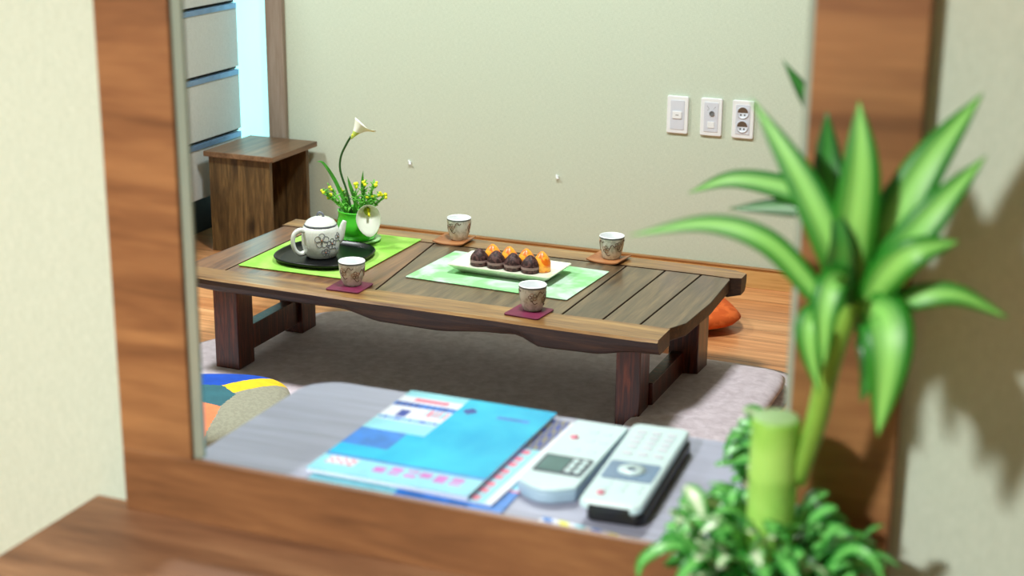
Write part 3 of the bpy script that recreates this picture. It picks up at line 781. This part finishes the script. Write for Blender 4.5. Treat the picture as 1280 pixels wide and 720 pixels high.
def mag(label, w, d_, h, pick, mats, x, y, z, rz, **kw):
    t = thing('magazine', label, 'magazine', (x, y, z), rz, 'magazines and leaflets on the reflected desk')
    obj('cover', booklet('c', w, d_, h, pick, mats, x, y, z, rz, **kw), mats, t)
    obj('pages', bx(-w/2+.001, w/2-.001, -d_/2+.001, d_/2-.001, 0, h-.0005), 'paper_w', t)
    return t
# big cyan magazine. u: left -> right, v: front (mirror side) -> far
def pick_main(u, v):
    # 0 cyan 1 blue 2 pale 3 navy 4 pink 5 red/pink 6 white
    if v < .17:
        if .07 < v < .145 and .36 < u < .93:
            c = (u-.36)/.57*6; k = int(c); fr = c-k
            if fr < .72:
                pat = ((1, 1, 1, 0), (1, 0, 1, 1), (1, 1, 0, 1), (0, 1, 1, 1), (1, 1, 1, 1), (1, 0, 1, 1))[k % 6]
                r_ = int((v-.07)/.075*4) % 4
                return 4 if pat[r_] else 2
        if .08 < v < .16 and .05 < u < .24: return 5 if (int(u*60)+int(v*70)) % 3 == 0 else 6
        return 2
    if u < .42 and v > .50:
        if v > .93: return 2
        if .87 < v < .92 and .1 < u < .34: return 5
        if .80 < v < .85: return 3 if u < .36 and int(u*50) % 2 else 1
        if .68 < v < .76 and .1 < u < .17: return 3
        if .72 < v < .79 and .26 < u < .40: return 5 if int(u*60) % 2 else 2
        if .64 < v < .665: return 1 if int(u*90) % 3 else 2
        if .50 < v < .62: return 2
        return 6
    if u < .42 and .3 < v < .5: return 0 if u > .3 else 1
    if (u-.50)**2*1.0+((v-.86)*1.3)**2 < .0018: return 3
    if .82 < v < .85 and .7 < u < .9: return 1
    if .86 < v < .95 and u > .62: return 0
    if .17 < v < .19: return 1
    return 0
mag('wide cyan magazine with a pink title, largest of the printed matter on the reflected desk', .222, .302, .006, pick_main, ['cyan', 'cyan_d', 'cyan_l', 'navy', 'pink', 'pinkred', 'paper_w'], -.823, 1.755, GZ+.0058, .0, nx=72, ny=96)
def pick_low(u, v):
    if v < .25: return 1 if u > .45 else 2
    if u > .86: return 2 if int(v*26) % 3 else 4
    return 1
mag('blue leaflet lying lowest, its edge showing below the cyan magazine', .262, .33, .002, pick_low, ['cyan', 'cyan_d', 'cyan_l', 'navy', 'pinkred'], -.800, 1.735, GZ+.0002, .03)
def pick_mid(u, v):
    if u > .93: return 2
    if v > .62: return 3 if (int(u*30)+int(v*18)) % 2 else 5
    return 4 if .78 < u < .85 and int(v*40) % 3 else (0 if u > .77 else 1)
mag('light blue booklet half under the cyan magazine, beside the wide white remote', .14, .29, .003, pick_mid, ['cyan_l', 'cyan_d', 'paper_w', 'navy', 'pinkred', 'p_beige'], -.748, 1.752, GZ+.0025, -.02, nx=40, ny=60)
def pick_strip(u, v): return (0, 1, 0, 2, 0, 3)[int(u*12+v*3) % 6]
mag('pale printed sheet at the foot of the white remotes', .13, .06, .0006, pick_strip, ['paper_w', 'cyan_l', 'cyan_d', 'yellow'], -.555, 1.572, GZ+.0002, -.12, nx=30, ny=10)

# white handset with LCD and round foot
hs = thing('remote_control', 'wide white air-conditioner remote with an LCD screen, beside the booklets', 'remote control', (-.634, 1.757, GZ+.0002), .01)
pts = [(.037, .121), (-.037, .121), (-.0375, .0), (-.038, -.090)]+[(-.038+.076*k/10, -.094-.020*sin(pi*k/10)) for k in range(11)]+[(.038, -.090), (.0375, .0)]
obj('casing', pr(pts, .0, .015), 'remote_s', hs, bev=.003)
obj('face_plate', pr([(x*.985, y*.985+.001) for x, y in pts], .015, .019), 'remote_w', hs, bev=.002)
sf = obj('screen_surround', pr(rrect(.0, -.035, .064, .056, .003, 3), .0188, .0198), 'lcd_f', hs)
obj('screen', pr(rrect(-.012, -.035, .032, .046, .002, 3), .0198, .0203), 'lcd', sf)
for kx in (.012, .024):
    for ky in (-.050, -.035, -.020): obj('key', pr(rrect(kx, ky, .008, .010, .002, 3), .0198, .0212), 'remote_w', sf)
bm = bmesh.new(); lathe(bm, [(0, .0188), (.0055, .0188), (.0055, .0205), (0, .021)], 18, (-.018, .058)); pb = obj('power_button', bm, 'pinkred', hs, smooth=True); pb['label'] = 'pink power button'
for kx, ky in ((0, .085), (.018, .085), (.004, .055), (.022, .055), (-.004, .02), (.018, .02)):
    obj('button', pr(rrect(kx, ky, .012, .009, .003, 3), .0188, .0200), 'remote_w', hs)
# TV remote, white on a black base made as the shadow beneath it
tv = thing('remote_control', 'long narrow white television remote with its shadow as a black base, right of the wide one', 'remote control', (-.546, 1.751, GZ+.0002), .06)
obj('shadow_base', pr(rrect(.006, -.002, .072, .256, .012, 5), 0, .015), 'remote_k', tv, bev=.003)
obj('face_plate', pr(rrect(0, .0, .077, .264, .012, 6), .015, .026), 'remote_w', tv, bev=.004)
obj('ir_window', pr(rrect(0, -.1315, .050, .004, .001, 2), .0155, .023), 'remote_k', tv)
obj('button_panel', pr(rrect(0, -.030, .064, .056, .004, 4), .0255, .0268), 'remote_b', tv)
bm = bmesh.new(); lathe(bm, [(.006, .0268), (.017, .0268), (.017, .0285), (.006, .0285)], 24, (0, -.028)); obj('ring_button', bm, 'remote_w', tv, smooth=True)
for kx in (-.02, 0, .02):
    for ky in (.10, .083, .066, .049, .026, -.072, -.088):
        obj('button', pr(rrect(kx, ky, .012, .008, .002, 3), .0255, .0272), 'ivory_plastic' if ky > 0 else 'remote_w', tv)
bm = bmesh.new(); lathe(bm, [(0, .0255), (.005, .0255), (.005, .0276), (0, .0278)], 16, (-.018, -.103)); pb = obj('record_button', bm, 'pinkred', tv, smooth=True); pb['label'] = 'small pink button'

# ------------------------------------------------------------------ potted plant
CAX, CAY = -.289, 1.35
LEAVES = [
    ([(-0.226, 1.350, 1.034), (-0.226, 1.325, 1.099), (-0.223, 1.318, 1.164), (-0.230, 1.325, 1.222)], 0.044, 0),
    ([(-0.233, 1.350, 1.030), (-0.250, 1.372, 1.094), (-0.264, 1.390, 1.150), (-0.270, 1.395, 1.199)], 0.036, 1),
    ([(-0.223, 1.350, 1.034), (-0.200, 1.335, 1.101), (-0.174, 1.345, 1.166), (-0.136, 1.375, 1.228)], 0.046, 0),
    ([(-0.221, 1.350, 1.031), (-0.193, 1.325, 1.083), (-0.162, 1.325, 1.132), (-0.126, 1.350, 1.180)], 0.038, 0),
    ([(-0.218, 1.350, 1.028), (-0.198, 1.318, 1.072), (-0.172, 1.305, 1.102), (-0.138, 1.320, 1.112)], 0.036, 0),
    ([(-0.214, 1.350, 1.032), (-0.178, 1.325, 1.055), (-0.138, 1.325, 1.064), (-0.093, 1.340, 1.044)], 0.024, 0),
    ([(-0.216, 1.340, 1.038), (-0.194, 1.310, 1.042), (-0.184, 1.290, 1.010), (-0.188, 1.290, 0.940)], 0.050, 0),
    ([(-0.232, 1.350, 1.012), (-0.262, 1.345, 1.048), (-0.304, 1.340, 1.088), (-0.359, 1.340, 1.099), (-0.430, 1.330, 1.083)], 0.026, 0),
    ([(-0.226, 1.350, 1.020), (-0.242, 1.325, 1.090), (-0.276, 1.330, 1.150), (-0.328, 1.350, 1.213)], 0.036, 0),
    ([(-0.223, 1.355, 1.035), (-0.214, 1.358, 1.078), (-0.209, 1.358, 1.111), (-0.208, 1.360, 1.145)], 0.026, 1),
    ([(-0.234, 1.350, 1.022), (-0.254, 1.330, 1.029), (-0.258, 1.320, 1.010), (-0.246, 1.320, 0.960)], 0.030, 0),
    ([(-0.226, 1.345, 1.050), (-0.236, 1.308, 1.070), (-0.240, 1.292, 1.045), (-0.238, 1.290, 0.995)], 0.030, 0),
    ([(-0.221, 1.350, 1.033), (-0.205, 1.375, 1.048), (-0.200, 1.388, 1.096), (-0.188, 1.395, 1.160)], 0.026, 1),
    ([(-0.228, 1.350, 1.020), (-0.238, 1.330, 1.055), (-0.234, 1.318, 1.095), (-0.244, 1.320, 1.135)], 0.030, 1),
    ([(-0.220, 1.345, 1.022), (-0.206, 1.318, 1.020), (-0.200, 1.305, 1.000), (-0.206, 1.300, 0.965)], 0.028, 1),
]
# reflection of the plant, built beyond the frame: y already given there
LEAVES_FAR = [
    ([(-0.235, 1.575, 1.040), (-0.275, 1.580, 1.064), (-0.330, 1.582, 1.080), (-0.396, 1.580, 1.087), (-0.446, 1.578, 1.068)], 0.030, 0),
    ([(-0.235, 1.580, 1.030), (-0.290, 1.590, 1.060), (-0.345, 1.592, 1.060), (-0.405, 1.590, 1.052)], 0.028, 1),
    ([(-0.228, 1.570, 1.040), (-0.262, 1.575, 1.100), (-0.312, 1.580, 1.160), (-0.354, 1.580, 1.214)], 0.030, 1),
    ([(-0.226, 1.570, 1.034), (-0.226, 1.585, 1.099), (-0.223, 1.590, 1.164), (-0.230, 1.590, 1.219)], 0.040, 0),
    ([(-0.223, 1.570, 1.034), (-0.200, 1.580, 1.101), (-0.174, 1.575, 1.160), (-0.145, 1.565, 1.210)], 0.040, 0),
    ([(-0.216, 1.575, 1.038), (-0.194, 1.600, 1.042), (-0.184, 1.615, 1.010), (-0.188, 1.615, 0.950)], 0.040, 0),
    ([(-0.214, 1.570, 1.032), (-0.178, 1.580, 1.055), (-0.138, 1.580, 1.064), (-0.100, 1.575, 1.050)], 0.024, 0),
]
def plant(label, mirrored):
    my = (lambda y: 2*1.46-y) if mirrored else (lambda y: y)
    t = thing('potted_dracaena', label, 'potted plant', (CAX, my(CAY), GZ), 0)
    O = t.location
    def q(p): return (p[0]-O.x, my(p[1])-O.y, p[2]-O.z)
    bm = bmesh.new(); lathe(bm, [(0, 0), (.054, 0), (.060, .004), (.071, .05), (.076, .105), (.0785, .118), (.075, .12), (.072, .112), (.070, .1), (0, .098)], 40, mi=[0, 0, 0, 0, 1, 1, 1, 0, 2])
    obj('plant_pot', bm, ['pot_dark', 'pot_rim', 'soil'], t, smooth=True)
    bm = bmesh.new(); lathe(bm, [(0, .095), (.0235, .095), (.0225, .14), (.0240, .146), (.0225, .152), (.0225, .21), (.0240, .216), (.0225, .222), (.0225, .266), (.0215, .271), (.016, .2725), (0, .2715)], 28, mi=[0]*9+[1, 1]); obj('cane', bm, ['cane', 'cane_cut'], t, smooth=True)
    bm = bmesh.new(); tube(bm, [q(p) for p in [(-.268, 1.352, .86), (-.253, 1.352, .92), (-.246, 1.35, .967), (-.24, 1.35, .999), (-.226, 1.35, 1.045)]], lambda f: .0095+.002*f, 10); obj('shoot', bm, 'shoot', t, smooth=True)
    for pts, w, dk_ in (LEAVES_FAR if mirrored else LEAVES):
        if mirrored: pts = [(p[0], 2*1.46-p[1], p[2]) for p in pts]
        bm = bmesh.new(); leaf(bm, [q(p) for p in pts], w*.9, fold=.22, upv=(0, -1, .35)); obj('leaf', bm, 'leaf_b' if dk_ else 'leaf_a', t, smooth=True)
    # low bushy growth around the cane
    rr = random.Random(11); bm = bmesh.new()
    for k in range(170):
        a = rr.uniform(0, 2*pi); rad = .02+.062*rr.random()**.7
        if 1.35+rad*sin(a)*.85 > 1.405: rad *= .5
        zb = .755+rr.uniform(-.005, .085)*(1-.5*rad/.1)
        bx0, by0 = CAX+rad*cos(a), 1.35+rad*sin(a)*.85
        ln = rr.uniform(.024, .050); el = rr.uniform(-.3, 1.1); aa = a+rr.uniform(-.9, .9)
        d_ = Vector((cos(aa)*cos(el), sin(aa)*cos(el), sin(el)))
        p0 = Vector((bx0, by0, zb)); p1 = p0+d_*ln*.5+Vector((0, 0, .004)); p2 = p0+d_*ln+Vector((0, 0, -.004))
        if max(p0.y, p2.y) > 1.41: continue
        white = (bx0 < -.315 and by0 < 1.35 and rr.random() < .7) or rr.random() < .12
        leaf(bm, [q(p0), q(p1), q(p2)], rr.uniform(.014, .023), mi=1 if white else 0, fold=.2, sub=3, wf=lambda f: .15+.85*sin(pi*(f*.92+.04)), upv=(rr.uniform(-.4, .4), rr.uniform(-1, .2), 1))
        if k % 3 == 0:
            tube(bm, [q((CAX+rad*.5*cos(a), 1.35+rad*.4*sin(a), .748)), q(((bx0+CAX)/2, (by0+1.35)/2, (zb+.75)/2+.01)), q(p0)], .0012, 4, 0, 3)
    # two longer sprigs that arch over the rim
    leaf(bm, [q((-.33, 1.33, .76)), q((-.365, 1.31, .795)), q((-.395, 1.30, .780)), q((-.402, 1.30, .755))], .014, sub=5, upv=(0, -1, 1))
    leaf(bm, [q((-.24, 1.33, .77)), q((-.21, 1.31, .82)), q((-.185, 1.30, .82)), q((-.17, 1.30, .79))], .012, sub=5, upv=(0, -1, 1))
    o = obj('low_foliage', bm, ['bush', 'bush_w'], t, smooth=True); o['kind'] = 'stuff'
    return t
plant('potted dracaena with thick lime cane and striped leaves, in front of the mirror', False)
plant('built reflection of the dracaena, its leaf tips showing beside the right frame stile', True)

# ------------------------------------------------------------------ lights
def area(name, loc_, size, power, color, rot=(0, 0, 0), sy=None):
    l = bpy.data.lights.new(name, 'AREA'); l.energy = power; l.size = size; l.color = color
    if sy: l.shape = 'RECTANGLE'; l.size_y = sy
    o = bpy.data.objects.new(name, l); COL.objects.link(o); o.location = loc_; o.rotation_euler = rot
    return o
def ceiling_lamp(x, y, label):
    t = thing('ceiling_light', label, 'ceiling light', (x, y, ZC))
    obj('lamp_base', bx(-.3, .3, -.3, .3, -.03, 0), 'white_plastic', t, bev=.004)
    obj('diffuser', bx(-.28, .28, -.28, .28, -.045, -.03), 'lampglow', t, bev=.004)
ceiling_lamp(-3.15, 3.3, 'square white ceiling light near the cabinet wall')
ceiling_lamp(-1.3, 3.3, 'square white ceiling light above the right end of the low table')
ceiling_lamp(-1.25, -.5, 'square white ceiling light on the camera side of the mirror')
area('table_room_lamp', (-3.15, 3.3, ZC-.06), .3, 49, (.93, 1, .98))
area('table_room_lamp', (-1.3, 3.3, ZC-.06), .3, 49, (.93, 1, .98))
area('desk_room_lamp', (-1.25, -.5, ZC-.06), .2, 112, (.99, 1, .96))
area('left_fill', (XL+.05, .0, 1.5), 1.2, 3, (.9, .97, 1), (0, math.radians(-90), 0), 1.0)  # added fill from the left, no window stands there
w = bpy.data.worlds.new('World'); sc.world = w; w.use_nodes = True
w.node_tree.nodes['Background'].inputs[0].default_value = (.9, .95, 1, 1); w.node_tree.nodes['Background'].inputs[1].default_value = .4

# ------------------------------------------------------------------ camera
F, PIT, ROLL, YW = 1979., .2913, .0084, -.3885
c, s = math.cos, math.sin
Rz = Matrix(((c(YW), -s(YW), 0), (s(YW), c(YW), 0), (0, 0, 1)))
B = Matrix(((1, 0, 0), (0, -s(PIT), -c(PIT)), (0, c(PIT), -s(PIT))))
Rr = Matrix(((c(ROLL), -s(ROLL), 0), (s(ROLL), c(ROLL), 0), (0, 0, 1)))
W = Rr @ B @ Rz
cam = bpy.data.cameras.new('camera'); co = bpy.data.objects.new('camera', cam); COL.objects.link(co)
m4 = Matrix(((W[0][0], -W[1][0], -W[2][0], 0), (W[0][1], -W[1][1], -W[2][1], 0), (W[0][2], -W[1][2], -W[2][2], 1.45), (0, 0, 0, 1)))
co.matrix_world = m4
cam.sensor_width = 36; cam.lens = F/1280*36; cam.clip_start = .05
cam.dof.use_dof = True; cam.dof.focus_distance = 4.05; cam.dof.aperture_fstop = 4.4
sc.camera = co
sc.view_settings.view_transform = 'Standard'; sc.view_settings.look = 'None'
sc.view_settings.exposure = 0; sc.view_settings.gamma = 1; sc.view_settings.use_curve_mapping = False
